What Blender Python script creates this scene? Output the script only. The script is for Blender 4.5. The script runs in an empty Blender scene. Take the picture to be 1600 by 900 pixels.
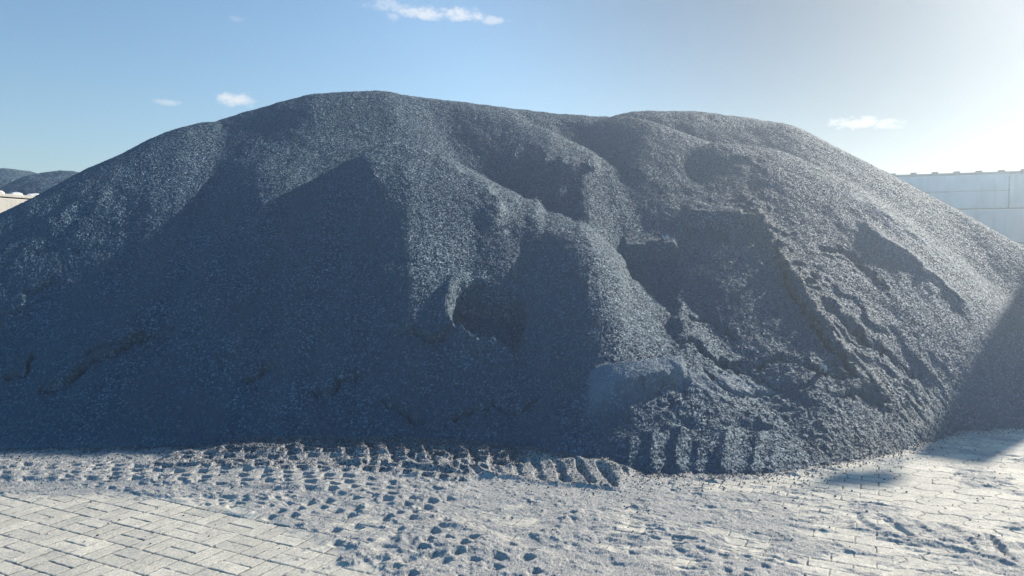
import bpy, bmesh, math, random
import numpy as np

random.seed(7)
RNG = np.random.default_rng(11)
C = bpy.context.scene.collection
scene = bpy.context.scene

# ------------------------------------------------------------------ camera, light, exposure
CAM_H = 1.6
FOC = 1164.0                      # focal length in pixels of the 1600 px wide photograph
PITCH = math.radians(-2.46)
SUN_AZ = math.radians(48.5)       # clockwise from +Y (the view direction): behind the pile, to the right
SUN_EL = math.radians(28.0)

cam_d = bpy.data.cameras.new("camera")
cam = bpy.data.objects.new("camera", cam_d)
C.objects.link(cam)
cam.location = (0, 0, CAM_H)
cam.rotation_euler = (math.pi / 2 + PITCH, 0, 0)
cam_d.sensor_width = 36.0
cam_d.lens = FOC / 1600.0 * 36.0
cam_d.clip_end = 3000
scene.camera = cam

scene.view_settings.view_transform = 'Standard'
scene.view_settings.look = 'None'
scene.view_settings.gamma = 1.0
scene.view_settings.exposure = 1.19
scene.cycles.max_bounces = 5
scene.cycles.diffuse_bounces = 2
scene.cycles.volume_bounces = 0
scene.cycles.use_denoising = True
scene.cycles.denoiser = 'OPENIMAGEDENOISE'
scene.cycles.denoising_input_passes = 'RGB_ALBEDO_NORMAL'

sun_d = bpy.data.lights.new("sun", 'SUN')
sun_d.energy = 3.9
sun_d.angle = math.radians(1.0)
sun_d.color = (1.0, 0.92, 0.79)
sun = bpy.data.objects.new("sun", sun_d)
C.objects.link(sun)
sun.location = (30, 30, 30)
sun.rotation_euler = (math.pi / 2 - SUN_EL, 0, -SUN_AZ + math.pi)
SUN = np.array([math.sin(SUN_AZ) * math.cos(SUN_EL), math.cos(SUN_AZ) * math.cos(SUN_EL), math.sin(SUN_EL)])
from mathutils import Vector
sun.rotation_euler = Vector(SUN).to_track_quat('Z', 'Y').to_euler()


class NT:
    """tiny node-tree writer"""
    def __init__(self, tree):
        self.t = tree
        tree.nodes.clear()

    def n(self, typ, **kw):
        nd = self.t.nodes.new(typ)
        for k, v in kw.items():
            if k.startswith('i_'):
                key = k[2:]
                key = int(key) if key.isdigit() else key.replace('_', ' ')
                self.set(nd.inputs[key], v)
            else:
                setattr(nd, k, v)
        return nd

    def set(self, sock, v):
        if isinstance(v, bpy.types.NodeSocket):
            self.t.links.new(v, sock)
        else:
            sock.default_value = v

    def math(self, op, a, b=0.0, c=None, clamp=False):
        nd = self.t.nodes.new('ShaderNodeMath')
        nd.operation = op
        nd.use_clamp = clamp
        self.set(nd.inputs[0], a)
        self.set(nd.inputs[1], b)
        if c is not None:
            self.set(nd.inputs[2], c)
        return nd.outputs[0]

    def vmath(self, op, a, b=(0, 0, 0), s=None):
        nd = self.t.nodes.new('ShaderNodeVectorMath')
        nd.operation = op
        self.set(nd.inputs[0], a)
        self.set(nd.inputs[1], b)
        if s is not None:
            self.set(nd.inputs[3], s)
        return nd.outputs['Value'] if op in ('DOT_PRODUCT', 'LENGTH') else nd.outputs[0]

    def mix(self, f, a, b, blend='MIX'):
        nd = self.t.nodes.new('ShaderNodeMix')
        nd.data_type = 'RGBA'
        nd.blend_type = blend
        self.set(nd.inputs[0], f)
        self.set(nd.inputs[6], a)
        self.set(nd.inputs[7], b)
        return nd.outputs[2]

    def ramp(self, f, *stops, interp='LINEAR'):
        nd = self.t.nodes.new('ShaderNodeValToRGB')
        cr = nd.color_ramp
        cr.interpolation = interp
        while len(cr.elements) < len(stops):
            cr.elements.new(0.5)
        for e, (p, col) in zip(cr.elements, stops):
            e.position = p
            e.color = col if len(col) == 4 else (*col, 1)
        self.set(nd.inputs[0], f)
        return nd.outputs[0]

    def maprange(self, v, a, b, c=0.0, d=1.0, smooth=False):
        nd = self.t.nodes.new('ShaderNodeMapRange')
        if smooth:
            nd.interpolation_type = 'SMOOTHSTEP'
        for k, x in enumerate((v, a, b, c, d)):
            self.set(nd.inputs[k], x)
        return nd.outputs[0]

    def noise(self, vec, scale, detail=3.0, rough=0.5, dim='3D'):
        nd = self.t.nodes.new('ShaderNodeTexNoise')
        self.set(nd.inputs['Vector'], vec)
        nd.inputs['Scale'].default_value = scale
        nd.inputs['Detail'].default_value = detail
        nd.inputs['Roughness'].default_value = rough
        return nd.outputs[0]


def px_dir(px, py):
    a = (px - 800.0) / FOC
    b = (450.0 - py) / FOC
    return np.array([a, math.cos(PITCH) - b * math.sin(PITCH), math.sin(PITCH) + b * math.cos(PITCH)])


def at_depth(px, py, y):
    d = px_dir(px, py)
    return np.array([0, 0, CAM_H]) + d * (y / d[1])


def on_ground(px, py):
    d = px_dir(px, py)
    t = -CAM_H / d[2]
    return np.array([d[0] * t, d[1] * t])


# ------------------------------------------------------------------ world: sky with a few small clouds
world = bpy.data.worlds.new("World")
scene.world = world
world.use_nodes = True
w = NT(world.node_tree)
sky = w.n('ShaderNodeTexSky', sky_type='NISHITA', sun_disc=False, sun_elevation=SUN_EL, sun_rotation=SUN_AZ,
          altitude=0.0, air_density=1.0, dust_density=0.5, ozone_density=1.5)
geo = w.n('ShaderNodeTexCoord')
direction = geo.outputs['Generated']
mask = None
for (px, py, rx, ry, amp, seed) in [
        (690, 20, 74, 13, 0.80, 1.0), (770, 32, 30, 7, 0.55, 2.0), (612, 8, 46, 12, 0.45, 3.0), (617, 28, 14, 8, 0.4, 3.3),
        (367, 156, 30, 12, 0.85, 4.0), (264, 160, 24, 6, 0.5, 5.0), (371, 30, 12, 5, 0.22, 6.0),
        (1330, 192, 44, 11, 0.8, 7.0), (1388, 194, 28, 9, 0.6, 8.0)]:
    c = px_dir(px, py)
    c /= np.linalg.norm(c)
    r = px_dir(px + 1, py)
    r = np.cross(c, (0, 0, 1.0))
    r /= np.linalg.norm(r)
    u = np.cross(r, c)
    k = FOC / np.linalg.norm(px_dir(px, py)) ** 0
    dx = w.math('MULTIPLY', w.vmath('DOT_PRODUCT', direction, tuple(r)), k / rx)
    dy = w.math('MULTIPLY', w.vmath('DOT_PRODUCT', direction, tuple(u)), k / ry)
    front = w.math('GREATER_THAN', w.vmath('DOT_PRODUCT', direction, tuple(c)), 0.5)
    rr = w.math('ADD', w.math('MULTIPLY', dx, dx), w.math('MULTIPLY', dy, dy))
    sv = w.vmath('ADD', direction, (seed * 3.1, seed * 1.7, 0))
    nz = w.noise(w.vmath('MULTIPLY', sv, (1, 1, 1.5)), 46.0, 8.0, 0.68)
    edge = w.math('SUBTRACT', w.math('ADD', w.math('SUBTRACT', 1.0, rr), w.math('MULTIPLY', nz, 4.2)), 2.15)
    m = w.math('MULTIPLY', w.maprange(edge, 0.0, 1.3, 0.0, amp, smooth=True), front)
    m = w.math('MULTIPLY', m, w.maprange(rr, 0.8, 2.6, 1.0, 0.0, smooth=True))
    mask = m if mask is None else w.math('MAXIMUM', mask, m)
away = w.maprange(w.vmath('DOT_PRODUCT', direction, (0.35, 0.94, 0.0)), 0.35, -0.4, 0.0, 1.0, smooth=True)   # sky behind the view made brighter and bluer, added fill for the heap
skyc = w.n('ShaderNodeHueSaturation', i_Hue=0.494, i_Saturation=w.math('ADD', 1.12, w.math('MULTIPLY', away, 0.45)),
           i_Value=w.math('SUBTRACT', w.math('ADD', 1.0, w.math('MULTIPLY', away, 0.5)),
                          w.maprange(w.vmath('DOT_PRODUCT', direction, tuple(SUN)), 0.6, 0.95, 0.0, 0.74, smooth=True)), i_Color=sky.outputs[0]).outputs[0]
cloud_col = w.vmath('ADD', w.vmath('SCALE', skyc, s=0.35), (5.2, 4.9, 4.6))
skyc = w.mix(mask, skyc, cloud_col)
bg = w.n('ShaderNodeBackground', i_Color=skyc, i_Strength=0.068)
out = w.n('ShaderNodeOutputWorld')
world.node_tree.links.new(bg.outputs[0], out.inputs[0])


# ------------------------------------------------------------------ numpy noise and height-field helpers
def _hash(ix, iy, seed):
    h = (ix.astype(np.int64) * 374761393 + iy.astype(np.int64) * 668265263 + seed * 974634541) & 0x7fffffff
    h = ((h ^ (h >> 13)) * 1274126177) & 0x7fffffff
    h = (h ^ (h >> 16)) & 0xffffff
    return h / float(0xffffff)


def vnoise(x, y, seed=0):
    ix = np.floor(x)
    iy = np.floor(y)
    fx = x - ix
    fy = y - iy
    fx = fx * fx * fx * (fx * (fx * 6 - 15) + 10)
    fy = fy * fy * fy * (fy * (fy * 6 - 15) + 10)
    a = _hash(ix, iy, seed)
    b = _hash(ix + 1, iy, seed)
    c = _hash(ix, iy + 1, seed)
    d = _hash(ix + 1, iy + 1, seed)
    return (a * (1 - fx) + b * fx) * (1 - fy) + (c * (1 - fx) + d * fx) * fy


def fbm(x, y, octaves=4, seed=0, gain=0.5):
    s = np.zeros_like(x)
    amp, tot, f = 1.0, 0.0, 1.0
    for o in range(octaves):
        ca, sa = math.cos(0.6 * o), math.sin(0.6 * o)
        s += amp * vnoise((x * ca - y * sa) * f + 17.3 * o, (x * sa + y * ca) * f - 9.1 * o, seed + o * 31)
        tot += amp
        amp *= gain
        f *= 2.03
    return s / tot * 2 - 1


def sstep(a, b, v):
    t = np.clip((v - a) / (b - a), 0, 1)
    return t * t * (3 - 2 * t)


def poly_field(X, Y, pts):
    """distance to a polyline, side (positive to the right of travel, y down = below a left-to-right line), arc position 0..1"""
    pts = np.asarray(pts, float)
    best = np.full(X.shape, 1e9)
    side = np.zeros(X.shape)
    arc = np.zeros(X.shape)
    L = np.linalg.norm(np.diff(pts, axis=0), axis=1)
    tot = L.sum()
    acc = 0
    for k in range(len(pts) - 1):
        a, b = pts[k], pts[k + 1]
        e = b - a
        t = np.clip(((X - a[0]) * e[0] + (Y - a[1]) * e[1]) / (e @ e), 0, 1)
        qx, qy = X - (a[0] + t * e[0]), Y - (a[1] + t * e[1])
        d = np.hypot(qx, qy)
        s = np.sign(e[0] * qy - e[1] * qx)
        m = d < best
        best = np.where(m, d, best)
        side = np.where(m, s, side)
        arc = np.where(m, (acc + t * L[k]) / tot, arc)
        acc += L[k]
    return best, side, arc


def grid_mesh(name, X, Y, Z, keep=None, flat=False):
    rows, cols = X.shape
    co = np.empty((rows * cols, 3), np.float32)
    co[:, 0] = X.ravel()
    co[:, 1] = Y.ravel()
    co[:, 2] = Z.ravel()
    idx = np.arange(rows * cols).reshape(rows, cols)
    q = np.stack([idx[:-1, :-1], idx[:-1, 1:], idx[1:, 1:], idx[1:, :-1]], -1).reshape(-1, 4)
    used = None
    if keep is not None:
        k = keep.ravel()
        q = q[k[q].any(1)]
        used = np.zeros(rows * cols, bool)
        used[q.ravel()] = True
        remap = np.cumsum(used) - 1
        q = remap[q]
        co = co[used]
    me = bpy.data.meshes.new(name)
    me.vertices.add(len(co))
    me.vertices.foreach_set('co', co.ravel())
    me.loops.add(q.size)
    me.loops.foreach_set('vertex_index', q.ravel().astype(np.int32))
    me.polygons.add(len(q))
    me.polygons.foreach_set('loop_start', np.arange(0, q.size, 4, dtype=np.int32))
    me.polygons.foreach_set('use_smooth', np.full(len(q), not flat))
    me.update()
    return me, used


def add_attr(me, name, arr, used):
    a = me.attributes.new(name, 'FLOAT', 'POINT')
    v = arr.ravel()
    if used is not None:
        v = v[used]
    a.data.foreach_set('value', v.astype(np.float32))


def link(name, me, mat=None, parent=None):
    o = bpy.data.objects.new(name, me)
    C.objects.link(o)
    if mat is not None and not me.materials:
        me.materials.append(mat)
    if parent is not None:
        o.parent = parent
    return o


def tag(o, label=None, cat=None, group=None, kind=None):
    if label:
        o['label'] = label
    if cat:
        o['category'] = cat
    if group:
        o['group'] = group
    if kind:
        o['kind'] = kind
    return o


# ------------------------------------------------------------------ materials
def new_mat(name):
    m = bpy.data.materials.new(name)
    m.use_nodes = True
    return m, NT(m.node_tree)


def finish(nt, bsdf):
    o = nt.n('ShaderNodeOutputMaterial')
    nt.t.links.new(bsdf.outputs[0], o.inputs[0])


def stone_normal(nt, vec, strengths):
    """tilt the normal per stone chip: each Voronoi cell is one facet"""
    N = nt.n('ShaderNodeNewGeometry').outputs['Normal']
    cells = []
    acc = N
    for scale, k in strengths:
        v = nt.n('ShaderNodeTexVoronoi', feature='F1', i_Scale=scale, i_Vector=vec)
        cells.append(v)
        d = nt.vmath('SUBTRACT', v.outputs['Color'], (0.5, 0.5, 0.5))
        acc = nt.vmath('ADD', acc, nt.vmath('SCALE', d, s=k))
    return nt.vmath('NORMALIZE', acc), cells


def gravel_material():
    m, nt = new_mat("basalt_gravel")
    pos = nt.n('ShaderNodeTexCoord').outputs['Object']
    dust = nt.n('ShaderNodeAttribute', attribute_name='dust').outputs['Fac']
    brown = nt.n('ShaderNodeAttribute', attribute_name='brown').outputs['Fac']
    grain = nt.math('SUBTRACT', 1.0, dust)
    nrm, cells = stone_normal(nt, pos, [(75.0, 0.0)])
    N = nt.n('ShaderNodeNewGeometry').outputs['Normal']
    v1 = nt.n('ShaderNodeTexVoronoi', feature='F1', i_Scale=68.0, i_Vector=pos)
    v2 = nt.n('ShaderNodeTexVoronoi', feature='F1', i_Scale=120.0, i_Vector=pos)
    d1 = nt.vmath('SCALE', nt.vmath('SUBTRACT', v1.outputs['Color'], (0.5, 0.5, 0.5)), s=nt.math('MULTIPLY', grain, 0.85))
    d2 = nt.vmath('SCALE', nt.vmath('SUBTRACT', v2.outputs['Color'], (0.5, 0.5, 0.5)), s=0.5)
    nrm = nt.vmath('NORMALIZE', nt.vmath('ADD', nt.vmath('ADD', N, d1), d2))
    sep = nt.n('ShaderNodeSeparateColor', i_Color=v1.outputs['Color'])
    col = nt.ramp(sep.outputs[1], (0.0, (0.006, 0.022, 0.038)), (0.5, (0.026, 0.068, 0.108)), (0.85, (0.075, 0.135, 0.185)), (1.0, (0.26, 0.32, 0.37)))
    vary = nt.noise(pos, 2.1, 3.0, 0.6)
    col = nt.mix(nt.maprange(vary, 0.40, 0.66, 0.0, 0.6), col, (0.036, 0.073, 0.108, 1))
    rill = nt.noise(nt.vmath('MULTIPLY', pos, (5.0, 0.55, 0.55)), 1.0, 4.0, 0.65)
    col = nt.mix(nt.maprange(rill, 0.40, 0.68, 0.0, 0.55), col, (0.060, 0.096, 0.128, 1))
    v3 = nt.n('ShaderNodeTexVoronoi', feature='F1', i_Scale=30.0, i_Vector=pos)
    s3 = nt.n('ShaderNodeSeparateColor', i_Color=v3.outputs['Color'])
    coarse = nt.math('MULTIPLY', nt.math('GREATER_THAN', s3.outputs[0], 0.93), nt.math('LESS_THAN', v3.outputs['Distance'], 0.36))
    col = nt.mix(nt.math('MULTIPLY', coarse, nt.math('MULTIPLY', grain, 0.8)), col, nt.ramp(s3.outputs[1], (0.0, (0.014, 0.028, 0.042)), (0.6, (0.10, 0.13, 0.15)), (1.0, (0.24, 0.25, 0.25))))
    big = nt.noise(pos, 1.3, 4.0, 0.6)
    col = nt.mix(nt.maprange(big, 0.4, 0.7, 0.0, 0.35), col, (0.036, 0.073, 0.108, 1))
    bn = nt.noise(pos, 7.0, 4.0, 0.65)
    col = nt.mix(nt.math('MULTIPLY', brown, nt.maprange(bn, 0.35, 0.65, 0.2, 1.0)), col, (0.105, 0.105, 0.10, 1))
    dn = nt.noise(pos, 9.0, 5.0, 0.7)
    col = nt.mix(nt.math('MULTIPLY', dust, nt.maprange(dn, 0.3, 0.7, 0.4, 1.0)), col, (0.19, 0.225, 0.26, 1))
    b = nt.n('ShaderNodeBsdfPrincipled', i_Base_Color=col, i_Roughness=0.8, i_Normal=nrm)
    b.inputs['Specular IOR Level'].default_value = 0.2
    finish(nt, b)
    return m


def paving_material():
    m, nt = new_mat("dusty_paving")
    pos = nt.n('ShaderNodeTexCoord').outputs['Object']
    at = lambda n: nt.n('ShaderNodeAttribute', attribute_name=n).outputs['Fac']
    dust, joint, grav, tint = at('dust'), at('joint'), at('gravel'), at('tint')
    fine = nt.noise(pos, 140.0, 3.0, 0.7)
    mid = nt.noise(pos, 26.0, 5.0, 0.65)
    brick = nt.mix(tint, (0.50, 0.47, 0.40, 1), (0.66, 0.62, 0.52, 1))
    stain = nt.noise(pos, 5.0, 6.0, 0.7)
    brick = nt.mix(nt.maprange(stain, 0.42, 0.66, 0.0, 0.75), brick, (0.37, 0.36, 0.325, 1))
    brick = nt.mix(nt.maprange(fine, 0.35, 0.7, 0.0, 0.45), brick, (0.27, 0.255, 0.235, 1))
    dustc = nt.ramp(fine, (0.32, (0.135, 0.142, 0.148)), (0.5, (0.285, 0.286, 0.282)), (0.66, (0.46, 0.445, 0.41)))
    dustc = nt.mix(nt.maprange(mid, 0.4, 0.65, 0.0, 0.5), dustc, (0.33, 0.325, 0.31, 1))
    sv = nt.n('ShaderNodeTexVoronoi', feature='F1', i_Scale=70.0, i_Vector=pos)
    ss = nt.n('ShaderNodeSeparateColor', i_Color=sv.outputs['Color'])
    pn = nt.noise(pos, 3.1, 4.0, 0.65)
    speck = nt.math('LESS_THAN', ss.outputs[0], nt.maprange(pn, 0.40, 0.72, 0.03, 0.36))
    dustc = nt.mix(nt.math('MULTIPLY', speck, nt.maprange(ss.outputs[1], 0, 1, 0.45, 1.0)), dustc, (0.17, 0.178, 0.185, 1))
    edge = nt.maprange(nt.math('ADD', dust, nt.math('MULTIPLY', nt.math('SUBTRACT', mid, 0.5), 0.9)), 0.36, 0.60, 0.0, 1.0, smooth=True)
    col = nt.mix(nt.math('MULTIPLY', joint, nt.math('SUBTRACT', 1.0, nt.math('MULTIPLY', edge, 0.8))), brick, (0.11, 0.112, 0.112, 1))
    col = nt.mix(edge, col, dustc)
    v1 = nt.n('ShaderNodeTexVoronoi', feature='F1', i_Scale=85.0, i_Vector=pos)
    sep = nt.n('ShaderNodeSeparateColor', i_Color=v1.outputs['Color'])
    gcol = nt.ramp(sep.outputs[1], (0.0, (0.04, 0.05, 0.065)), (0.6, (0.09, 0.10, 0.12)), (1.0, (0.26, 0.26, 0.25)))
    gmask = nt.maprange(nt.math('ADD', grav, nt.math('MULTIPLY', nt.math('SUBTRACT', sep.outputs[0], 0.5), 0.8)), 0.4, 0.6)
    col = nt.mix(gmask, col, gcol)
    N = nt.n('ShaderNodeNewGeometry').outputs['Normal']
    k = nt.math('ADD', nt.math('MULTIPLY', gmask, 0.7), 0.22)
    d1 = nt.vmath('SCALE', nt.vmath('SUBTRACT', v1.outputs['Color'], (0.5, 0.5, 0.5)), s=k)
    nrm = nt.vmath('NORMALIZE', nt.vmath('ADD', N, d1))
    b = nt.n('ShaderNodeBsdfPrincipled', i_Base_Color=col, i_Roughness=0.8, i_Normal=nrm)
    b.inputs['Specular IOR Level'].default_value = 0.3
    finish(nt, b)
    return m


def concrete_material(name, base, dark, scale=1.0):
    m, nt = new_mat(name)
    pos = nt.n('ShaderNodeTexCoord').outputs['Object']
    n1 = nt.noise(pos, 2.2 * scale, 5.0, 0.6)
    n2 = nt.noise(nt.vmath('MULTIPLY', pos, (9.0, 9.0, 0.5)), 1.2 * scale, 4.0, 0.6)
    n3 = nt.noise(pos, 60.0, 3.0, 0.6)
    col = nt.mix(nt.maprange(n1, 0.35, 0.7), base, dark)
    col = nt.mix(nt.maprange(n2, 0.52, 0.72, 0.0, 0.30), col, tuple(c * 0.6 for c in dark[:3]) + (1,))
    col = nt.mix(nt.maprange(n3, 0.55, 0.75, 0.0, 0.3), col, tuple(c * 0.7 for c in dark[:3]) + (1,))
    bump = nt.n('ShaderNodeBump', i_Strength=0.35, i_Distance=0.01, i_Height=n3)
    b = nt.n('ShaderNodeBsdfPrincipled', i_Base_Color=col, i_Roughness=0.85, i_Normal=bump.outputs[0])
    finish(nt, b)
    return m


def plain_material(name, col, rough=0.6, metallic=0.0, var=0.25, scale=30.0):
    m, nt = new_mat(name)
    pos = nt.n('ShaderNodeTexCoord').outputs['Object']
    n = nt.noise(pos, scale, 4.0, 0.6)
    c = nt.mix(nt.maprange(n, 0.35, 0.7, 0.0, 1.0), tuple(col) + (1,), tuple(x * (1 - var) for x in col) + (1,))
    b = nt.n('ShaderNodeBsdfPrincipled', i_Base_Color=c, i_Roughness=rough, i_Metallic=metallic)
    finish(nt, b)
    return m


M_GRAVEL = gravel_material()
M_PAVING = paving_material()
M_BLOCK = concrete_material("grey_concrete", (0.66, 0.64, 0.61, 1), (0.55, 0.535, 0.51, 1))
M_BEIGE = concrete_material("beige_concrete", (0.70, 0.65, 0.55, 1), (0.62, 0.57, 0.48, 1))
M_CORE = plain_material("dark_mortar", (0.10, 0.10, 0.10), 0.9)
M_STEEL = plain_material("galvanised_steel", (0.20, 0.22, 0.22), 0.5, 0.6)
M_SAND = plain_material("white_sand", (0.78, 0.76, 0.72), 0.9)
M_WOOD = plain_material("dry_wood", (0.42, 0.33, 0.22), 0.8)
M_PAPER = plain_material("white_scrap", (0.42, 0.44, 0.46), 0.8)


# ------------------------------------------------------------------ the main gravel pile as a height field
SLOPE = 0.735


def ridge_points(poly, n=14):
    """poly: (px, py, depth) crest points -> dense 3-D samples"""
    P = [at_depth(*p) for p in poly]
    out_ = [P[0]]
    for a, b in zip(P[:-1], P[1:]):
        for k in range(1, n + 1):
            out_.append(a + (b - a) * k / n)
    return out_


RIDGES = [
    # main mound: left flank, summit, right shoulder
    [(-420, 570, 7.0), (-200, 452, 7.7), (0, 349, 8.6), (140, 284, 9.5), (230, 234, 10.3), (300, 198, 10.95), (325, 191, 11.2)],
    [(352, 190, 11.45), (450, 160, 11.95), (500, 146, 12.15), (590, 142, 12.5), (650, 152, 12.85), (780, 168, 13.0)],
    [(720, 166, 12.75), (780, 177, 12.5), (840, 203, 12.0), (893, 241, 11.45)],
    [(780, 168, 13.15), (870, 178, 13.25), (960, 184, 13.05)],
    # second mound, right
    [(960, 184, 12.75), (1000, 192, 12.4), (1060, 220, 12.0), (1098, 243, 11.7)],
    # third mound, far right, then the long right flank
    [(975, 178, 13.75), (1010, 173, 13.75), (1080, 173, 13.55), (1160, 184, 13.35), (1220, 195, 12.95), (1300, 236, 12.25),
     (1400, 289, 11.55), (1500, 343, 10.75), (1600, 396, 10.15), (1800, 510, 9.55), (2000, 630, 9.15)],
    # lobes on the front face
    [(385, 194, 11.35), (430, 186, 11.5), (465, 200, 11.4)],
    [(565, 262, 10.35), (610, 239, 10.5), (680, 256, 10.35), (760, 292, 9.95), (800, 345, 9.15)],
    [(1115, 240, 11.35), (1200, 250, 11.3), (1290, 300, 10.5), (1340, 345, 9.85)],
]
GX0, GX1, GY0, GY1, GS = -15.0, 15.0, 3.6, 20.0, 0.04
gx = np.arange(GX0, GX1 + GS / 2, GS)
gy = np.arange(GY0, GY1 + GS / 2, GS)
BX, BY = np.meshgrid(gx, gy)
BZ = np.full(BX.shape, -5.0)
slope_map = SLOPE * (1 + 0.03 * fbm(BX * 0.45, BY * 0.45, 3, 5))
for ridge in RIDGES:
    for p in ridge_points(ridge):
        d = np.hypot(BX - p[0], BY - p[1])
        a = 0.30
        BZ = np.maximum(BZ, p[2] - slope_map * (np.sqrt(d * d + a * a) - a))


def blur(A, n=1):
    for _ in range(n):
        B = np.pad(A, 1, mode='edge')
        A = (B[:-2, 1:-1] + 2 * B[1:-1, 1:-1] + B[2:, 1:-1]) / 4
        B = np.pad(A, 1, mode='edge')
        A = (B[1:-1, :-2] + 2 * B[1:-1, 1:-1] + B[1:-1, 2:]) / 4
    return A


BZ = blur(BZ, 4)


def sample_base(x, y):
    """cubic lookup in the coarse height field"""
    fx = np.clip((x - GX0) / GS, 1, len(gx) - 3)
    fy = np.clip((y - GY0) / GS, 1, len(gy) - 3)
    ix = np.floor(fx).astype(int)
    iy = np.floor(fy).astype(int)
    tx, ty = fx - ix, fy - iy

    def wts(t):
        return [((2 - t) * t - 1) * t / 2, ((3 * t - 5) * t * t + 2) / 2, ((4 - 3 * t) * t + 1) * t / 2, (t - 1) * t * t / 2]
    wx, wy = wts(tx), wts(ty)
    z = np.zeros_like(x)
    for j in range(4):
        r = np.zeros_like(x)
        for i in range(4):
            r += wx[i] * BZ[iy + j - 1, ix + i - 1]
        z += wy[j] * r
    return z


u_fine = np.linspace(-0.76, 0.76, 1320)
u_out = 0.76 + np.cumsum(np.linspace(0.002, 0.02, 70))
U = np.concatenate([-u_out[::-1], u_fine, u_out])
yr = np.concatenate([np.arange(4.7, 12.6, 0.0125), np.arange(12.6, 14.2, 0.03), np.arange(14.2, 19.8, 0.1)])
PX_, PY_ = np.meshgrid(U, yr)
X, Y = PX_ * PY_, PY_

# foot of the heap: where it meets the yard, seen from left to right
TOE_PX = [-900, 0, 200, 350, 450, 600, 690, 760, 850, 920, 1000, 1150, 1250, 1400, 1500, 1600, 2500]
TOE_PY = [704, 708, 707, 704, 702, 702, 706, 712, 720, 730, 741, 741, 733, 710, 676, 668, 664]
_z0 = sample_base(X, Y)
crest_k = _z0.argmax(0)
ZC = _z0.max(0)
YC = yr[crest_k]
toe_y = np.array([on_ground(800 + FOC * u, p)[1] for u, p in zip(U, np.interp(800 + FOC * U, TOE_PX, TOE_PY))])
z_at_toe = np.array([np.interp(t, yr, _z0[:, j]) for j, t in enumerate(toe_y)])
KK = np.clip(ZC / np.maximum(ZC - z_at_toe, 0.3), 0.6, 1.35)
ker = np.hanning(71)
ker /= ker.sum()
KK = np.convolve(np.pad(KK, 35, mode='edge'), ker, 'valid')
ZC = np.convolve(np.pad(ZC, 35, mode='edge'), ker, 'valid')


def pile_height(x, y):
    u = x / np.maximum(y, 0.5)
    z = sample_base(x, y)
    zc = np.interp(u, U, ZC)
    k = np.interp(u, U, KK)
    z2 = zc - (zc - z) * k
    return np.where(y < np.interp(u, U, YC), z2, z)


Z = pile_height(X, Y)


def project(X, Y, Z):
    f = Y * math.cos(PITCH) + (Z - CAM_H) * math.sin(PITCH)
    up = -Y * math.sin(PITCH) + (Z - CAM_H) * math.cos(PITCH)
    return 800 + FOC * X / f, 450 - FOC * up / f


BULGE = np.interp(800 + FOC * U, [-100, 200, 480, 640, 820, 920, 1030, 1100, 1500, 1700], [0, .10, .33, .33, .08, .14, .03, .03, .0, 0])
_sy = project(X, Y, Z)[1]
Z += BULGE[None, :] * sstep(185, 350, _sy) * sstep(0.0, 1.2, Z) * (Y < YC[None, :])
Z += 0.02 * fbm(X * 0.9, Y * 0.9, 3, 3)
SX, SY = project(X, Y, Z)
top = np.minimum.accumulate(SY, axis=0)
front = np.clip(1 - (SY - top) / 6.0, 0, 1)      # 1 on the face towards the yard, 0 behind the crest
front *= (Z > -0.25)
D = np.zeros_like(Z)
dust = np.zeros_like(Z)
brown = np.zeros_like(Z)
jx = SX + 7 * fbm(X * 5, Y * 5, 3, 21)
jy = SY + 7 * fbm(X * 5 + 40, Y * 5, 3, 22)


def box(pad, x0, x1, y0, y1):
    return (SX > x0 - pad) & (SX < x1 + pad) & (SY > y0 - pad) & (SY < y1 + pad) & (front > 0)


def local(fn, x0, x1, y0, y1, pad=60):
    m = box(pad, x0, x1, y0, y1)
    if m.any():
        D[m] += fn(jx[m], jy[m], X[m], Y[m]) * front[m]
    return m


def scarp(pts, drop=0.06, fade=28.0, trench=0.15, width=3.6, lip=0.02):
    """a slump crack: the ground below the line has slipped down a little and a gap has opened"""
    p = np.array(pts, float)

    def fn(a, b, x, y):
        a = a + 5 * fbm(x * 13, y * 13, 2, 75)
        b = b + 5 * fbm(x * 13, y * 13, 2, 76)
        d, s, t = poly_field(a, b, pts)
        ends = sstep(0, 0.12, t) * sstep(0, 0.12, 1 - t)
        below = (s > 0)
        v = -0.6 * drop * np.exp(-d / (0.8 * fade)) * below * ends
        brk = sstep(0.18, 0.5, vnoise(x * 5, y * 5, 77))
        v -= min(0.14, 0.95 * trench) * np.exp(-(np.where(below, d, d * 2.2) / (0.78 * width)) ** 2) * ends * (0.35 + 0.65 * brk)
        v += 0.012 * below * np.exp(-((d - 9) / 7.0) ** 2) * sstep(0.5, 0.75, vnoise(x * 16, y * 16, 78)) * ends
        return v
    local(fn, p[:, 0].min(), p[:, 0].max(), p[:, 1].min(), p[:, 1].max(), pad=110)


def scoop(x0, x1, ytop, ybot, depth, soft=8.0, tilt=0.0, edge=5.0):
    """a bite taken out below a small ledge"""
    def fn(a, b, x, y):
        yt = ytop + tilt * (a - x0)
        side = sstep(x0 - soft, x0 + soft, a) * (1 - sstep(x1 - soft, x1 + soft, a))
        dn = np.clip((b - yt) / (ybot - yt), 0, 1)
        prof = sstep(yt - edge, yt + edge, b) * (1 - sstep(0.25, 1.0, dn))
        return -depth * side * prof
    local(fn, x0, x1, ytop, ybot)


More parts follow.
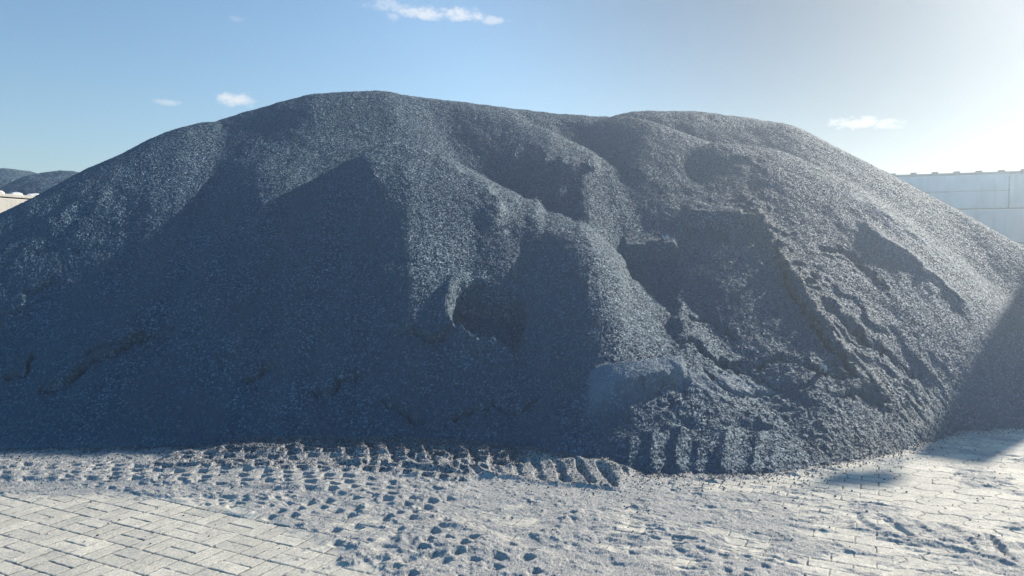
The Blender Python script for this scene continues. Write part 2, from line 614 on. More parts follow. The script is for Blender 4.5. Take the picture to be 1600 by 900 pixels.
def ridge(pts, height, wide, left=1.0, right=1.0):
    """a spine: different falloff on the two sides"""
    p = np.array(pts, float)

    def fn(a, b, x, y):
        d, s, t = poly_field(a, b, pts)
        wd = np.where(s > 0, wide * right, wide * left)
        ends = sstep(0, 0.15, t) * sstep(0, 0.15, 1 - t)
        return height * np.exp(-(d / wd) ** 1.4) * ends
    local(fn, p[:, 0].min(), p[:, 0].max(), p[:, 1].min(), p[:, 1].max(), pad=wide * 2.5)


def clods(pts, wide, amp, freq=9.0, seed=50):
    p = np.array(pts, float)

    def fn(a, b, x, y):
        d, s, t = poly_field(a, b, pts)
        n = vnoise(x * freq, y * freq, seed) * 0.6 + vnoise(x * freq * 2.1, y * freq * 2.1, seed + 1) * 0.4
        return amp * sstep(0.48, 0.68, n) * np.exp(-(d / wide) ** 2)
    local(fn, p[:, 0].min(), p[:, 0].max(), p[:, 1].min(), p[:, 1].max(), pad=wide * 2)


# general settling: rills that run down the slope, soft lumps
D += 0.014 * fbm(X * 1.7, Y * 1.1, 4, 8) * front
D += 0.012 * fbm(X * 5.0, Y * 3.0, 3, 9) * front
D += front * 0.0045 * fbm(X * 13, Y * 9, 3, 12)
low = sstep(560, 690, SY)
D += front * (0.003 + 0.006 * sstep(420, 680, SY)) * sstep(0.62, 0.80, vnoise(X * 21, Y * 21, 13)) * sstep(0.35, 0.65, vnoise(X * 1.6, Y * 1.6, 14))
D += low * front * (0.008 * np.abs(fbm(X * 4.0, Y * 6.0, 4, 10)))

# broad ribs left by the tipped loads: each falls away to the right in the sun and turns a steeper face to the left
RIB_Y = [215, 300, 400, 500, 600, 690]
RIBS = [  # x at each height, offset in metres
    ([150, 120, 100, 90, 80, 60], 0.00),
    ([330, 300, 285, 270, 260, 250], -0.06),
    ([415, 405, 420, 430, 430, 430], 0.06),
    ([478, 492, 506, 508, 505, 505], -0.05),
    ([545, 575, 598, 612, 610, 600], 0.03),
    ([740, 782, 824, 830, 830, 800], -0.16),
    ([850, 885, 930, 940, 930, 900], 0.08),
    ([930, 955, 980, 1040, 1050, 1000], -0.02),
    ([1000, 1040, 1058, 1068, 1090, 1090], 0.03),
    ([1098, 1155, 1217, 1288, 1355, 1450], -0.05),
    ([1112, 1295, 1410, 1530, 1640, 1740], 0.05),
    ([1400, 1500, 1600, 1700, 1800, 1900], 0.00),
]
rib_x = np.stack([np.interp(jy, RIB_Y, r[0]) for r in RIBS])
rib = np.zeros_like(Z)
for k in range(len(RIBS) - 1):
    t = (jx - rib_x[k]) / (rib_x[k + 1] - rib_x[k])
    mm = (t >= 0) & (t < 1)
    tt = t - 0.09 * np.sin(2 * math.pi * t)
    rib[mm] = 0.75 * (RIBS[k][1] + (RIBS[k + 1][1] - RIBS[k][1]) * tt)[mm]
D += rib * front * sstep(205, 300, jy) * (1 - sstep(600, 690, jy))

# left part of the face
ridge([(180, 300), (130, 318), (60, 360)], 0.05, 12)
ridge([(275, 470), (320, 480), (355, 520), (370, 580)], 0.11, 34, 1.2, 0.7)
scarp([(30, 452), (62, 450), (92, 438)], 0.05, 18, 0.096)
scarp([(-20, 492), (20, 484), (46, 474)], 0.04, 16, 0.064)
scarp([(55, 612), (100, 590), (140, 560), (185, 545), (210, 520), (245, 512), (282, 498)], 0.10, 34, 0.160, 3.5, 0.035)
scarp([(132, 552), (180, 528), (235, 508)], 0.03, 14, 0.080)
scarp([(0, 585), (40, 575), (55, 545)], 0.05, 25, 0.064)
clods([(60, 600), (140, 565), (230, 530)], 20, 0.023, 11, 51)
scarp([(378, 606), (395, 586), (412, 575), (444, 572)], 0.11, 26, 0.128)
scarp([(480, 612), (505, 598), (530, 582), (572, 582)], 0.10, 26, 0.112)
scarp([(590, 622), (630, 640), (668, 656)], 0.08, 26, 0.096)
scarp([(705, 648), (735, 632), (770, 616)], 0.07, 22, 0.128)
scarp([(770, 606), (805, 628), (850, 600)], 0.05, 20, 0.064)
# central lobe and the dark valley to its right
ridge([(535, 285), (565, 260), (610, 240), (680, 256), (760, 294), (800, 345)], 0.15, 26, 0.35, 2.2)
# hollow
def hollow(a, b, x, y):
    ex, ey = (a - 762) / 60.0, (b - 482) / 56.0
    r = np.hypot(ex, ey)
    inside = 1 - sstep(0.82, 1.05, r)
    v = -0.30 * inside * (0.55 + 0.45 * np.clip(-ey + 0.6, 0, 1.4) / 1.4)
    v += 0.07 * np.exp(-((r - 1.12) / 0.16) ** 2) * sstep(-0.2, 0.6, -ex + ey * 0.6)
    return v
local(hollow, 690, 830, 420, 545)
scarp([(622, 514), (650, 513), (672, 524), (708, 513)], 0.12, 24, 0.128)
ridge([(708, 516), (740, 532), (780, 545), (815, 552)], 0.10, 14)
clods([(640, 520), (720, 530), (800, 545)], 16, 0.020, 14, 53)
# stepped bites of the loader bucket
scoop(846, 905, 274, 380, 0.09, soft=9)
ridge([(842, 268), (890, 266), (938, 263)], 0.08, 8, 2.4, 0.45)
scoop(866, 960, 196, 258, 0.03, soft=14)
scoop(976, 1056, 395, 590, 0.085, soft=10, edge=4)
ridge([(966, 391), (1016, 388), (1066, 393)], 0.085, 8, 2.4, 0.45)
scoop(1070, 1136, 343, 382, 0.11, soft=7, edge=4)
ridge([(1062, 339), (1120, 335), (1192, 342)], 0.07, 8, 2.4, 0.45)
scoop(1085, 1185, 246, 330, 0.05, soft=16)
# brown spine on the right with its clods
ridge([(1150, 292), (1185, 330), (1212, 390), (1250, 440), (1300, 520), (1340, 580), (1440, 650)], 0.05, 14)
clods([(1175, 320), (1212, 390), (1270, 450), (1330, 560), (1430, 650)], 34, 0.033, 7, 54)
clods([(1290, 470), (1350, 520), (1440, 590)], 40, 0.038, 6, 55)
scarp([(1215, 370), (1218, 400), (1240, 450), (1300, 540), (1345, 590)], 0.10, 26, 0.096)
scarp([(1320, 500), (1380, 540), (1440, 585)], 0.12, 26, 0.080)
scarp([(1270, 380), (1320, 390), (1390, 450)], 0.06, 26, 0.048)
# long straight streaks on the right flank
ridge([(1338, 312), (1400, 355), (1470, 405), (1535, 450)], 0.05, 9)
ridge([(1330, 345), (1400, 395), (1470, 452), (1530, 500)], 0.06, 10)
scarp([(1340, 350), (1420, 412), (1520, 492)], 0.06, 30, 0.032)
# slab and cracks above the toe
scarp([(1072, 496), (1115, 503), (1145, 520)], 0.030, 20, 0.044)
scarp([(1050, 540), (1080, 530), (1105, 548), (1140, 572), (1185, 566), (1215, 554), (1260, 560), (1300, 572), (1345, 584)], 0.042, 22, 0.114, 4.0, 0.03)
scarp([(1140, 572), (1190, 592), (1225, 606), (1248, 600), (1270, 584)], 0.036, 20, 0.088, 3.2, 0.02)
scarp([(1100, 575), (1120, 600), (1160, 612), (1215, 608)], 0.042, 22, 0.070, 3.0, 0.02)
scarp([(1290, 604), (1350, 610), (1395, 632)], 0.042, 22, 0.062)
topl = np.interp(SX, [905, 940, 1000, 1040, 1066, 1078], [600, 584, 577, 571, 569, 572])
botl = np.interp(SX, [905, 940, 1000, 1040, 1066, 1078], [604, 624, 614, 602, 594, 590])
tt_ = (SY - topl) / np.maximum(botl - topl, 4)
crust = sstep(-0.12, 0.15, tt_) * (1 - sstep(0.8, 1.3, tt_)) * sstep(900, 960, SX) * (1 - sstep(1064, 1074, SX)) * front
D = np.where(crust > 0.01, D * (1 - 0.8 * crust), D) + 0.10 * crust
scarp([(975, 616), (1035, 602), (1072, 588)], 0.036, 24, 0.062, 3.0)
clods([(1050, 612), (1130, 640), (1230, 640), (1300, 650)], 40, 0.017, 8, 56)
clods([(1180, 652), (1196, 672)], 12, 0.031, 7, 57)
# little buttresses pressed into the toe by a tyre
for k, (cx, top_, hh, ww) in enumerate(((982, 700, .03, 13), (1018, 690, .045, 10), (1060, 682, .05, 13), (1091, 704, .03, 9), (1130, 686, .05, 14), (1176, 692, .04, 11), (1204, 706, .03, 13))):
    ridge([(cx + 9, top_ - 16), (cx + 2, top_ + 14), (cx - 6, 748)], hh, ww, 1.4, 0.8)
tl = np.interp(jx, [905, 940, 1000, 1040, 1066, 1078], [600, 584, 577, 571, 569, 572])
pale = sstep(-3, 3, jy - tl) * (1 - sstep(26, 74, jy - tl + 0.25 * (jx - 960))) * sstep(910, 926, jx) * (1 - sstep(1062, 1074, jx))
dust += 0.68 * pale * front
dd, ss, tt = poly_field(jx, jy, [(1070, 590), (1140, 600), (1200, 606)])
dust += np.exp(-(dd / 16) ** 2) * front * 0.5
dust += 0.75 * np.exp(-((jy - 716) / 16.0) ** 2) * (1 - sstep(230, 340, jx)) * front
dust += 0.6 * np.exp(-((jy - 716) / 10.0) ** 2) * sstep(690, 780, jx) * (1 - sstep(880, 930, jx)) * front
dust += 0.25 * sstep(1290, 1420, SX - 0.4 * (SY - 400)) * front * (0.5 + 0.5 * fbm(X * 3, Y * 3, 3, 60))
for pts, wd, am in (([(1338, 312), (1400, 355), (1470, 405), (1535, 450)], 7, 0.35), ([(1330, 345), (1400, 395), (1470, 452), (1530, 500)], 7, 0.25)):
    dd, ss, tt = poly_field(jx, jy, pts)
    dust += am * np.exp(-(dd / wd) ** 2) * front
dd, ss, tt = poly_field(jx, jy, [(1150, 292), (1212, 390), (1250, 440), (1300, 520), (1345, 590), (1440, 650)])
brown += 0.55 * np.exp(-(dd / 26) ** 2) * front
dd, ss, tt = poly_field(jx, jy, [(1290, 690), (1390, 690)])
brown += 0.5 * np.exp(-(dd / 40) ** 2) * front
dust = np.clip(dust, 0, 0.95)
brown = np.clip(brown, 0, 1)

Z = Z + D
# single chips: every vertex of the face moves a little, so the surface breaks into facets
chip = RNG.random(Z.shape) ** 1.6
Z = Z + (0.0065 * (1 - 0.75 * dust)) * (chip - 0.4) * np.clip(Y / 8, 0.6, 1.3)
X = X + 0.003 * (RNG.random(Z.shape) - 0.5)
me, used = grid_mesh("gravel_pile", X, Y, Z, keep=(Z > -0.04), flat=True)
add_attr(me, 'dust', dust, used)
add_attr(me, 'brown', brown, used)
pile = link("gravel_pile", me, M_GRAVEL)
tag(pile, "huge heap of dark blue-grey gravel filling the yard, with bucket scoops and cracks", "gravel heap")


# ------------------------------------------------------------------ the yard: one sheet out to the horizon
c_f = np.linspace(-0.80, 0.80, 1720)
c_o = 0.80 + np.cumsum(np.geomspace(0.002, 20.0, 60))
cc = np.concatenate([-c_o[::-1], c_f, c_o])
ry = np.concatenate([-np.geomspace(300, 2.9, 18), [0.0, 1.6, 2.6], np.arange(3.2, 5.2, 0.0065), np.arange(5.2, 7.6, 0.009), np.arange(7.6, 9.5, 0.06), np.geomspace(9.6, 420, 34)])
CX, CY = np.meshgrid(cc, ry)
wid = np.clip(CY, 3.0, 9.0)
GX, GY = CX * wid, CY
GZp = np.zeros_like(GX)
near = sstep(2.9, 3.3, GY) * (1 - sstep(7.6, 9.2, GY)) * (1 - sstep(0.82, 1.1, np.abs(CX)))
SX, SY = project(GX, np.maximum(GY, 0.5), GZp)
zb = np.where(np.abs(CX) < 1.2, pile_height(np.clip(GX, GX0 + 0.2, GX1 - 0.2), np.clip(GY, GY0 + 0.2, GY1 - 0.2)), -3.0)     # pile height here, for the toe

# paver layouts
ang = math.radians(-26.5)
rx = GX * math.cos(ang) + GY * math.sin(ang)
ryy = -GX * math.sin(ang) + GY * math.cos(ang)
rx = rx + 0.012 * fbm(GX * 0.8, GY * 0.8, 2, 71)
ryy = ryy + 0.012 * fbm(GX * 0.8 + 9, GY * 0.8, 2, 72)
S = 0.205


def cell_edges(f, period):
    t = f / period
    k = np.floor(t)
    q = (t - k) * period
    return k, np.minimum(q, period - q)


kx, ex = cell_edges(rx, S)
ky, ey = cell_edges(ryy, S)
odd = ((kx + ky) % 2) == 0
hx, exh = cell_edges(rx, S / 2)
hy, eyh = cell_edges(ryy, S / 2)
e_bw = np.where(odd, np.minimum(np.minimum(ex, ey), eyh), np.minimum(np.minimum(ex, ey), exh))
id_bw = np.where(odd, _hash(kx, hy, 5), _hash(hx, ky, 6))
# rectangular stretcher courses, centre and right
k2, e2 = cell_edges(ryy, 0.11)
off = (k2 % 2) * 0.11
k1, e1 = cell_edges(rx + off, 0.22)
e_st = np.minimum(e1, e2)
id_st = _hash(k1, k2, 7)
# wavy dumb-bell pavers on the far right
wy_ = ryy + 0.0 * rx
k4, e4 = cell_edges(wy_ + 0.016 * np.sin(rx * 2 * math.pi / 0.24), 0.17)
k3, e3 = cell_edges(rx + (k4 % 2) * 0.12 + 0.022 * np.sin(wy_ * 2 * math.pi / 0.17), 0.24)
e_db = np.minimum(e3, e4)
id_db = _hash(k3, k4, 8)
reg_l = SX < 880 + 0.3 * (SY - 760) + 30 * np.sin(SY * 0.05)
reg_r = SX > 1395
edge_d = np.where(reg_l, e_bw, np.where(reg_r, e_db, e_st))
tint = np.where(reg_l, id_bw, np.where(reg_r, id_db, id_st))
joint = (1 - sstep(0.002, 0.006, edge_d + 0.004 * fbm(GX * 30, GY * 30, 2, 73))) * (0.65 + 0.35 * sstep(0.35, 0.6, vnoise(GX * 6, GY * 6, 74)))

# how much stone dust lies where
dn = 0.5 + 0.5 * fbm(GX * 2.6, GY * 2.6, 5, 81, 0.6)
dn2 = 0.5 + 0.5 * fbm(GX * 7.0, GY * 7.0, 4, 82, 0.6)
dustg = 0.30 + 0.55 * (dn - 0.5) + 0.45 * (dn2 - 0.5)
lft = (1 - sstep(330, 700, SX - 0.55 * (SY - 820) + 340 * (dn2 - 0.5))) * sstep(735, 815, SY + 0.06 * SX - 12 + 170 * (dn2 - 0.5))
dustg -= 0.33 * lft
mid_ = np.exp(-((SX - 760) / 330.0) ** 2) * (1 - lft)
dustg += 0.36 * mid_
dustg += 0.55 * (1 - sstep(770, 800, SY + 0.02 * np.abs(SX - 500))) * (1 - sstep(960, 1060, SX))
dustg += 0.16 * np.exp(-((SX - 1150) / 130.0) ** 2)
dustg -= 0.30 * np.exp(-(((SX - 1180) / 240.0) ** 2 + ((SY - 752) / 20.0) ** 2))
dustg -= 0.36 * np.exp(-(((SX - 1495) / 90.0) ** 2 + ((SY - 795) / 34.0) ** 2))
dustg -= 0.25 * np.exp(-(((SX - 1330) / 60.0) ** 2 + ((SY - 850) / 40.0) ** 2))
dustg += 0.22 * np.exp(-(((SX - 1560) / 80.0) ** 2 + ((SY - 870) / 45.0) ** 2))
streak = fbm(rx * 3.2, ryy * 11.0, 4, 86, 0.6)
dustg += 0.10 * (1 - lft) + 0.55 * streak * (1 - lft) * (0.5 + 0.5 * sstep(850, 1050, SX)) + 0.22 * streak * lft + 0.35 * (dn - 0.5) * (1 - lft) * sstep(900, 1100, SX)
dustg = np.clip(dustg, 0, 1)
H = np.zeros_like(GX)
H -= 0.006 * joint * (1 - sstep(0.35, 0.7, dustg))
H += near * (0.003 * tint)
thick = sstep(0.38, 0.75, dustg)
H += near * thick * (0.008 + 0.007 * fbm(GX * 5, GY * 5, 3, 83) + 0.007 * sstep(0.55, 0.75, dn2))
# drag lines in the dust
H += near * thick * 0.008 * fbm(GX * 3.0 + GY * 1.2, (GY - 0.45 * GX) * 16, 3, 84)
gravel = np.zeros_like(GX)


def track(pix, width, period, style, depth, amount=1.0, seed=0, gv=0.0):
    """a tyre print along a path given by points on the ground"""
    global H, dustg, gravel
    pts = [on_ground(*p) for p in pix]
    jx_ = GX + 0.03 * fbm(GX * 4, GY * 4, 2, 90 + seed)
    jy_ = GY + 0.03 * fbm(GX * 4 + 7, GY * 4, 2, 91 + seed)
    d, s, t = poly_field(jx_, jy_, pts)
    L = np.linalg.norm(np.diff(np.array(pts), axis=0), axis=1).sum()
    a = t * L
    q = s * d / (width / 2)
    inside = (1 - sstep(0.85, 1.1, np.abs(q))) * sstep(0, 0.04, t) * sstep(0, 0.04, 1 - t)
    if style == 'slash':                       # slanting lugs
        ph = a / period + 0.75 * q
        fr = ph - np.floor(ph)
        pit = sstep(0.0, 0.10, fr) * (1 - sstep(0.28, 0.52, fr)) * (1 - sstep(0.6, 0.95, np.abs(q)))
    else:                                      # rows of short sunken marks, staggered
        n_row = 5 if style == 'rows' else 7
        rw = np.floor((q + 1.05) * n_row / 2.1)
        cross = np.abs(((q + 1.05) * n_row / 2.1) % 1.0 - 0.5) * 2
        ph = a / period + 0.37 * rw + 0.3 * _hash(rw, rw, 9)
        fr = ph - np.floor(ph)
        keep_ = _hash(np.floor(ph), rw, 40 + seed) > (0.12 if style == 'rows' else 0.45)
        pit = sstep(0.05, 0.18, fr) * (1 - sstep(0.45, 0.72, fr)) * (1 - sstep(0.35, 0.85, cross)) * keep_
    lug = 1 - pit
    wear = sstep(0.30, 0.62, 0.5 + 0.5 * fbm(GX * 3.2, GY * 3.2, 3, 95 + seed))
    crumble = 0.5 + 0.3 * fbm(GX * 14, GY * 14, 2, 97 + seed)
    H -= near * inside * amount * depth * pit * (0.45 + 0.55 * wear) * (0.6 + 0.8 * crumble)
    H += near * inside * amount * depth * 0.30 * (1 - pit) * fbm(GX * 6, GY * 6, 2, 99 + seed)
    H += near * inside * amount * (0.55 * depth + 0.004)
    edge = np.exp(-((np.abs(q) - 1.08) / 0.16) ** 2) * sstep(0, 0.04, t) * sstep(0, 0.04, 1 - t)
    H += near * edge * amount * depth * 0.15 * crumble
    dustg = np.maximum(dustg, inside * amount * (0.35 + 0.65 * dn2))
    gravel = np.maximum(gravel, gv * inside)


track([(-120, 742), (120, 738), (330, 744), (560, 760), (720, 788)], 0.50, 0.165, 'rows', 0.028, 0.9, 1, 0.15)
track([(330, 708), (480, 704), (620, 706), (720, 714), (840, 728)], 0.46, 0.19, 'rows', 0.032, 1.0, 3, 0.90)
track([(240, 724), (420, 722), (600, 728), (700, 738), (760, 748)], 0.48, 0.17, 'rows', 0.038, 1.0, 2, 0.55)
track([(540, 716), (700, 726), (820, 738), (985, 756)], 0.50, 0.17, 'slash', 0.042, 1.0, 4, 0.42)
track([(410, 765), (520, 800), (650, 845), (800, 905), (900, 950)], 0.70, 0.13, 'marks', 0.026, 0.9, 5)
track([(-60, 728), (120, 747), (300, 770), (430, 800)], 0.32, 0.12, 'marks', 0.020, 0.6, 6)
track([(860, 820), (1000, 850), (1200, 905)], 0.60, 0.13, 'marks', 0.018, 0.7, 7)
track([(1330, 812), (1480, 838), (1640, 880)], 0.40, 0.18, 'slash', 0.028, 0.7, 8)
# scuffed crumbs in the dusty middle
cr = vnoise(GX * 16, GY * 16, 101) * 0.6 + vnoise(GX * 31, GY * 31, 102) * 0.4
H += near * thick * 0.006 * sstep(0.58, 0.75, cr) * (0.3 + 0.7 * mid_)
# gravel at the toe of the pile
toe = sstep(-0.30, -0.02, zb) * near
gravel = np.maximum(gravel, sstep(-0.10, 0.02, zb + 0.05 * fbm(GX * 8, GY * 8, 3, 103)) * 0.9)
spill = np.exp(-np.clip(-zb, 0, 9) / 0.12) * (1 - sstep(-0.02, 0.1, zb))
gravel = np.maximum(gravel, 0.34 * spill)
H += near * 0.06 * sstep(-0.25, 0.0, zb) * (1 - sstep(940, 1010, SX)) * (0.4 + 0.5 * sstep(300, 420, SX))
fine = RNG.random(H.shape)
H += near * (0.0012 + 0.003 * sstep(0.3, 0.7, dustg) + 0.006 * gravel) * (fine - 0.5)
under = sstep(0.10, 0.5, zb)                          # keep the yard flat beneath the heap
H = H * (1 - under)
me, used = grid_mesh("paved_yard", GX, GY, H, flat=False)
for nm, arr in (('dust', dustg), ('joint', joint * near + 0.25 * (1 - near)), ('gravel', gravel), ('tint', tint * near + 0.4 * (1 - near))):
    add_attr(me, nm, arr, used)
yard = link("ground", me, M_PAVING)
tag(yard, kind='structure')


# ------------------------------------------------------------------ box helper
def box_bm(bm, size, loc=(0, 0, 0), rot=0.0, bevel=0.0):
    r = bmesh.ops.create_cube(bm, size=1.0)
    vs = r['verts']
    bmesh.ops.scale(bm, vec=size, verts=vs)
    if bevel:
        es = list({e for v in vs for e in v.link_edges})
        rb = bmesh.ops.bevel(bm, geom=es, offset=bevel, segments=2, affect='EDGES', profile=0.6)
        vs = list({v for f in rb['faces'] for v in f.verts} | {v for v in vs if v.is_valid})
    from mathutils import Matrix
    bmesh.ops.transform(bm, matrix=Matrix.Translation(loc) @ Matrix.Rotation(rot, 4, 'Z'), verts=[v for v in vs if v.is_valid])


def bm_obj(name, bm, mat, parent=None, smooth=False):
    me = bpy.data.meshes.new(name)
    bm.to_mesh(me)
    bm.free()
    if smooth:
        for p in me.polygons:
            p.use_smooth = True
    return link(name, me, mat, parent)


def empty(name, loc, rz=0.0):
    o = bpy.data.objects.new(name, None)
    o.empty_display_size = 0.3
    C.objects.link(o)
    o.location = loc
    o.rotation_euler = (0, 0, rz)
    return o


def block_wall(name, p0, p1, height, thick, course, lengths, mat, rail=True, shift=0.0):
    """a wall of big stacked concrete blocks from p0 to p1; local x runs along it"""
    p0, p1 = np.array(p0), np.array(p1)
    L = float(np.linalg.norm(p1 - p0))
    root = empty(name, (p0[0], p0[1], 0), math.atan2(p1[1] - p0[1], p1[0] - p0[0]))
    n = int(math.ceil(height / course))
    gap = 0.022
    for r in range(n):
        ztop = height - r * course
        zbot = max(-0.02, ztop - course)
        x = shift + (0.0 if r % 2 == 0 else 0.5) - 10 * lengths
        while x < L - 0.05:
            a, b = max(0.0, x), min(L, x + lengths)
            if b - a > 0.08:
                cuts = [(ztop, zbot)]
                if rail and r == 0 and x < shift - 0.1:          # the top course is two thin slabs here
                    cuts = [(ztop, ztop - 0.39), (ztop - 0.39, zbot)]
                for zt, zb_ in cuts:
                    bm = bmesh.new()
                    g2 = gap if len(cuts) == 1 else 0.010
                    box_bm(bm, (b - a - gap, thick, zt - zb_ - g2), ((a + b) / 2, random.uniform(-0.010, 0.010), (zt + zb_) / 2 - g2 / 2), bevel=0.014)
                    bm_obj("block", bm, mat, root)
            x += lengths
    bm = bmesh.new()
    box_bm(bm, (L - 0.1, thick - 0.12, height - 0.06), (L / 2, 0, (height - 0.06) / 2))
    bm_obj("mortar_core", bm, M_CORE, root)
    return root, L


# ------------------------------------------------------------------ back wall
bwA = at_depth(1410, 400, 18.4)[:2]
bwB = at_depth(1600, 400, 17.55)[:2]
dirv = (bwB - bwA) / np.linalg.norm(bwB - bwA)
p0 = bwA - dirv * 6.0
p1 = bwB + dirv * 1.4
BW_H = 3.52
wall, L = block_wall("back_wall", p0, p1, BW_H, 0.6, 0.80, 2.9, M_BLOCK, rail=True, shift=8.15)
tag(wall, "pale grey retaining wall of large stacked concrete blocks behind the right flank of the gravel heap", "wall")
bm = bmesh.new()
box_bm(bm, (L, 0.30, 0.05), (L / 2, -0.1, BW_H + 0.028))
bm_obj("cap_rail", bm, M_STEEL, wall)
k = 0.2
first = None
while k < L:
    if first is None:
        bm = bmesh.new()
        box_bm(bm, (0.13, 0.14, 0.045), (0, 0, 0), bevel=0.008)
        first = bm_obj("rail_clamp", bm, M_STEEL, wall)
        first.location = (k, -0.12, BW_H + 0.077)
    else:
        c2 = first.copy()
        C.objects.link(c2)
        c2.parent = wall
        c2.location = (k, -0.12, BW_H + 0.077)
    k += 0.46

# side wall of the bay, just outside the frame on the right; its shadow crosses the foot of the heap
SW_H = 4.0
tip = on_ground(1420, 714)
run = SW_H / math.tan(SUN_EL)
c0 = tip + run * np.array([math.sin(SUN_AZ), math.cos(SUN_AZ)])
sd = np.array([0.60, 0.80])
nrm_ = np.array([0.80, -0.60])
th = 0.5
start = c0 + nrm_ * th / 2
side_wall, L2 = block_wall("side_wall", start, start + sd * 6.2, SW_H, th, 0.80, 2.4, M_BLOCK, rail=False)
tag(side_wall, "grey concrete block side wall closing the bay at the right edge, shading the gravel foot", "wall")

caster_at = on_ground(1345, 750) + (SW_H + 0.46) / math.tan(SUN_EL) * np.array([math.sin(SUN_AZ), math.cos(SUN_AZ)])  # unseen object added above the wall end to cast the separate shadow on the paving
caster = empty("shadow_caster", (caster_at[0], caster_at[1], SW_H))
tag(caster, "unseen box on a thin post, added at the end of the side wall to cast a shadow patch", "shadow_caster")
bm = bmesh.new()
bmesh.ops.create_cone(bm, segments=12, radius1=0.02, radius2=0.02, depth=0.40, cap_ends=True)
bmesh.ops.translate(bm, vec=(0, 0, 0.20), verts=bm.verts[:])
bm_obj("post", bm, M_STEEL, caster)
bm = bmesh.new()
box_bm(bm, (0.50, 0.12, 0.19), (0, 0, 0.47), 0.0, bevel=0.02)
box_bm(bm, (0.42, 0.05, 0.24), (0, 0.07, 0.47), 0.0, bevel=0.01)
bm_obj("caster_head", bm, M_STEEL, caster)

# ------------------------------------------------------------------ wall on the left, in full sun
la = at_depth(-120, 400, 13.5)[:2]
ld = np.array([0.38, 0.925])
lw, L3 = block_wall("left_wall", la, la + ld * 4.2, 2.76, 0.4, 1.5, 2.9, M_BEIGE, rail=False)
tag(lw, "sunlit beige concrete wall at the far left edge behind the gravel heap", "wall")
bm = bmesh.new()
box_bm(bm, (4.2, 0.41, 0.06), (2.1, 0, 2.76 + 0.033), bevel=0.008)
bm_obj("coping", bm, M_BEIGE, lw)


def mound(name, cx, cy, h, slope, label, cat, mat, n=120, seed=0, sx=1.0, jag=0.0):
    R = h / slope * 1.6
    t = np.linspace(-1, 1, n)
    A, B = np.meshgrid(t * R * sx, t * R)
    d = np.hypot(A / sx, B)
    a = 1.7
    z = h - slope * (np.sqrt(d * d + a * a) - a) + 0.14 * fbm(A * 0.7 + cx, B * 0.7, 4, seed) + jag * (RNG.random(A.shape) - 0.4)
    me, used = grid_mesh(name, A + cx, B + cy, z, keep=(z > -0.1), flat=True)
    add_attr(me, 'dust', np.zeros_like(A), used)
    add_attr(me, 'brown', np.zeros_like(A), used)
    o = link(name, me, mat)
    return tag(o, label, cat)


q = at_depth(10, 264, 21.5)
mound("gravel_pile", q[0], q[1], q[2], 0.82, "small distant dark gravel heap above the beige wall, leftmost on the skyline", "gravel heap", M_GRAVEL, 260, 201, 1.0, 0.02)
q = at_depth(112, 271, 20.0)
mound("gravel_pile", q[0], q[1], q[2], 0.80, "small distant gravel heap touching the left shoulder of the huge heap", "gravel heap", M_GRAVEL, 260, 207, 1.0, 0.02)

# white sand lumps on top of the left wall
def lumps(name, count, label, cat):
    bm = bmesh.new()
    for _ in range(count):
        r = random.uniform(0.03, 0.12)
        ret = bmesh.ops.create_icosphere(bm, subdivisions=2, radius=r)
        cx = random.uniform(0.2, 4.0)
        cy = random.uniform(-0.12, 0.12)
        for v in ret['verts']:
            k = 1 + random.uniform(-0.16, 0.16)
            v.co = Vector((v.co.x * k * 1.7 + cx, v.co.y * k + cy, max(0.0, v.co.z * k * 0.75)))
    me = bpy.data.meshes.new(name)
    bm.to_mesh(me)
    bm.free()
    o = link(name, me, M_SAND)
    o.location = (la[0], la[1], 2.82)
    o.rotation_euler = (0, 0, math.atan2(ld[1], ld[0]))
    return o


sand = lumps("white_sand", 30, None, None)
tag(sand, "ragged white sand lying along the top of the beige left wall", "sand", kind='stuff')


# ------------------------------------------------------------------ litter lying on the heap
zz = Z


def surface_at(px, py):
    """where the sight line meets the finished heap"""
    d = px_dir(px, py)
    ys = np.arange(5.0, 13.0, 0.01)
    pts = np.array([d[0] / d[1] * ys, ys, CAM_H + d[2] / d[1] * ys])
    col = int(np.argmin(np.abs(U - d[0] / d[1])))
    h = np.interp(ys, yr, zz[:, col])
    hit = np.nonzero(pts[2] <= h)[0]
    k = hit[0] if len(hit) else 0
    return Vector((pts[0][k], ys[k], h[k]))


p = surface_at(808, 347)
bm = bmesh.new()
bmesh.ops.create_cone(bm, segments=7, radius1=0.013, radius2=0.006, depth=0.16, cap_ends=True)
for v in bm.verts:
    v.co.x += 0.010 * math.sin(v.co.z * 30)
stick = bm_obj("wood_stick", bm, M_WOOD)
stick.location = p + Vector((0, -0.02, 0.045))
stick.rotation_euler = (0.5, 0.35, 0.3)
tag(stick, "thin pale stick poking out of the gravel on the central lobe", "stick")


def scrap(px, py, sx, sy, label, rz=0.3):
    p = surface_at(px, py)
    bm = bmesh.new()
    bmesh.ops.create_grid(bm, x_segments=5, y_segments=4, size=0.5)
    for v in bm.verts:
        v.co = Vector((v.co.x * sx * (1 + 0.3 * v.co.y), v.co.y * sy, 0.02 * math.sin(v.co.x * 9) + 0.015 * math.cos(v.co.y * 7) + random.uniform(-0.004, 0.004)))
    ret = bmesh.ops.solidify(bm, geom=bm.faces[:], thickness=0.005)
    o = bm_obj("scrap", bm, M_PAPER)
    o.location = p + Vector((0, -0.01, 0.025))
    o.rotation_euler = (0.35, 0.05, rz)
    return tag(o, label, "litter")


scrap(925, 261, 0.10, 0.05, "pale flat scrap on the topmost scooped ledge of the heap", 0.2)
scrap(1040, 374, 0.08, 0.04, "pale flat scrap on the ledge halfway up the heap", -0.3)
scrap(1287, 583, 0.055, 0.05, "small white scrap by the brown clods low on the right side of the heap", 0.7)

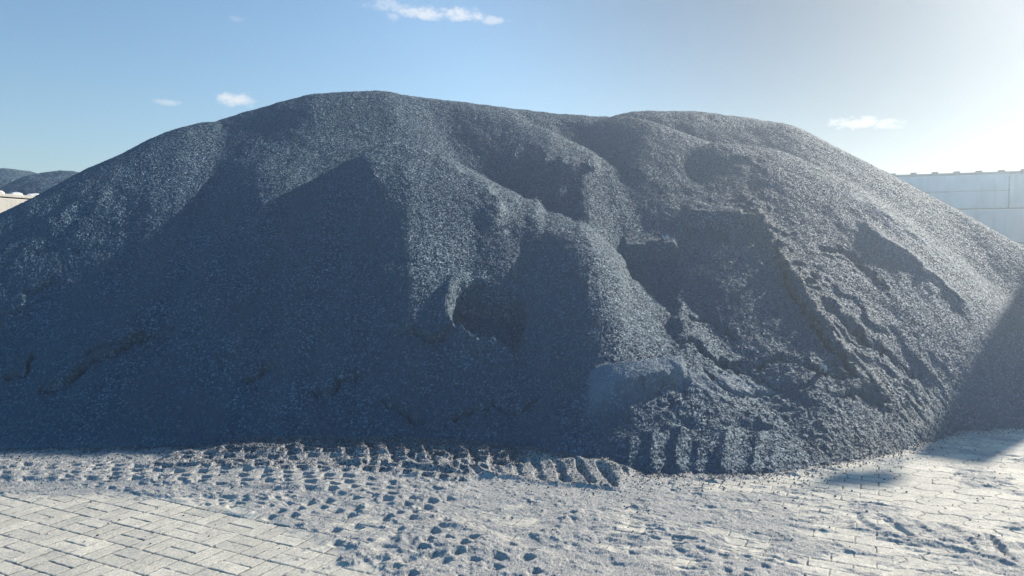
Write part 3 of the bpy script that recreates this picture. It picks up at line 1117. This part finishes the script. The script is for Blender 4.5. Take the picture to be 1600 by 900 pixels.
# ------------------------------------------------------------------ loose stones that rolled off the heap
def scatter(name, label, count, seed):
    rng = np.random.default_rng(seed)
    base = np.array([[1, 0, 0], [-1, 0, 0], [0, 1, 0], [0, -1, 0], [0, 0, 1], [0, 0, -1]], float)
    tri = np.array([[0, 2, 4], [2, 1, 4], [1, 3, 4], [3, 0, 4], [2, 0, 5], [1, 2, 5], [3, 1, 5], [0, 3, 5]])
    V, F = [], []
    got = 0
    while got < count:
        uu = rng.uniform(-0.74, 0.74, 4000)
        y = rng.uniform(4.0, 7.6, 4000)
        x = uu * y
        z0 = pile_height(x, y)
        pr = np.exp(-np.clip(-z0, 0, 9) / np.where(x > 0.9, 0.08, 0.16)) * (z0 < 0.03) + 0.006
        pr *= (z0 < 0.03)
        ok = rng.random(4000) < pr
        for xx, yy in zip(x[ok], y[ok]):
            r = 0.003 + 0.006 * rng.random() ** 2
            v = base * (r * rng.uniform(0.6, 1.3, (6, 3)))
            a = rng.random() * 6.28
            ca, sa = math.cos(a), math.sin(a)
            v = v @ np.array([[ca, -sa, 0], [sa, ca, 0], [0, 0, 0.8]]) + rng.normal(0, r * 0.18, (6, 3))
            v += (xx, yy, r * 0.5)
            F.append(tri + 6 * got)
            V.append(v)
            got += 1
            if got >= count:
                break
    V = np.concatenate(V)
    F = np.concatenate(F)
    # set each stone on the uneven yard
    col = np.clip(np.searchsorted(cc, V[:, 0] / np.clip(V[:, 1], 3, 9)), 0, len(cc) - 1)
    row = np.clip(np.searchsorted(ry, V[:, 1]), 0, len(ry) - 1)
    V[:, 2] += np.repeat(H[row, col].reshape(-1, 6).mean(1), 6)
    me = bpy.data.meshes.new(name)
    me.from_pydata(V.tolist(), [], F.tolist())
    me.update()
    o = link(name, me, M_GRAVEL)
    return tag(o, label, "gravel", kind='stuff')


scatter("loose_gravel", "loose dark stone chips scattered on the paving along the foot of the heap", 6000, 5)

# ------------------------------------------------------------------ haze volume added to give the veil of sun glare on the right
def haze_material(density):
    m, nt = new_mat("glare_haze")
    v = nt.n('ShaderNodeVolumePrincipled')
    v.inputs['Color'].default_value = (0.78, 0.89, 1.0, 1)
    v.inputs['Density'].default_value = density
    v.inputs['Anisotropy'].default_value = 0.70
    o = nt.n('ShaderNodeOutputMaterial')
    nt.t.links.new(v.outputs[0], o.inputs['Volume'])
    return m


M_HAZE = haze_material(0.0095)
bm = bmesh.new()
EXT = 2200.0
box_bm(bm, (EXT * 2, 1000.0, 6.8), (0, 60, 2.4))
haze = bm_obj("haze", bm, M_HAZE)
tag(haze, kind='stuff')
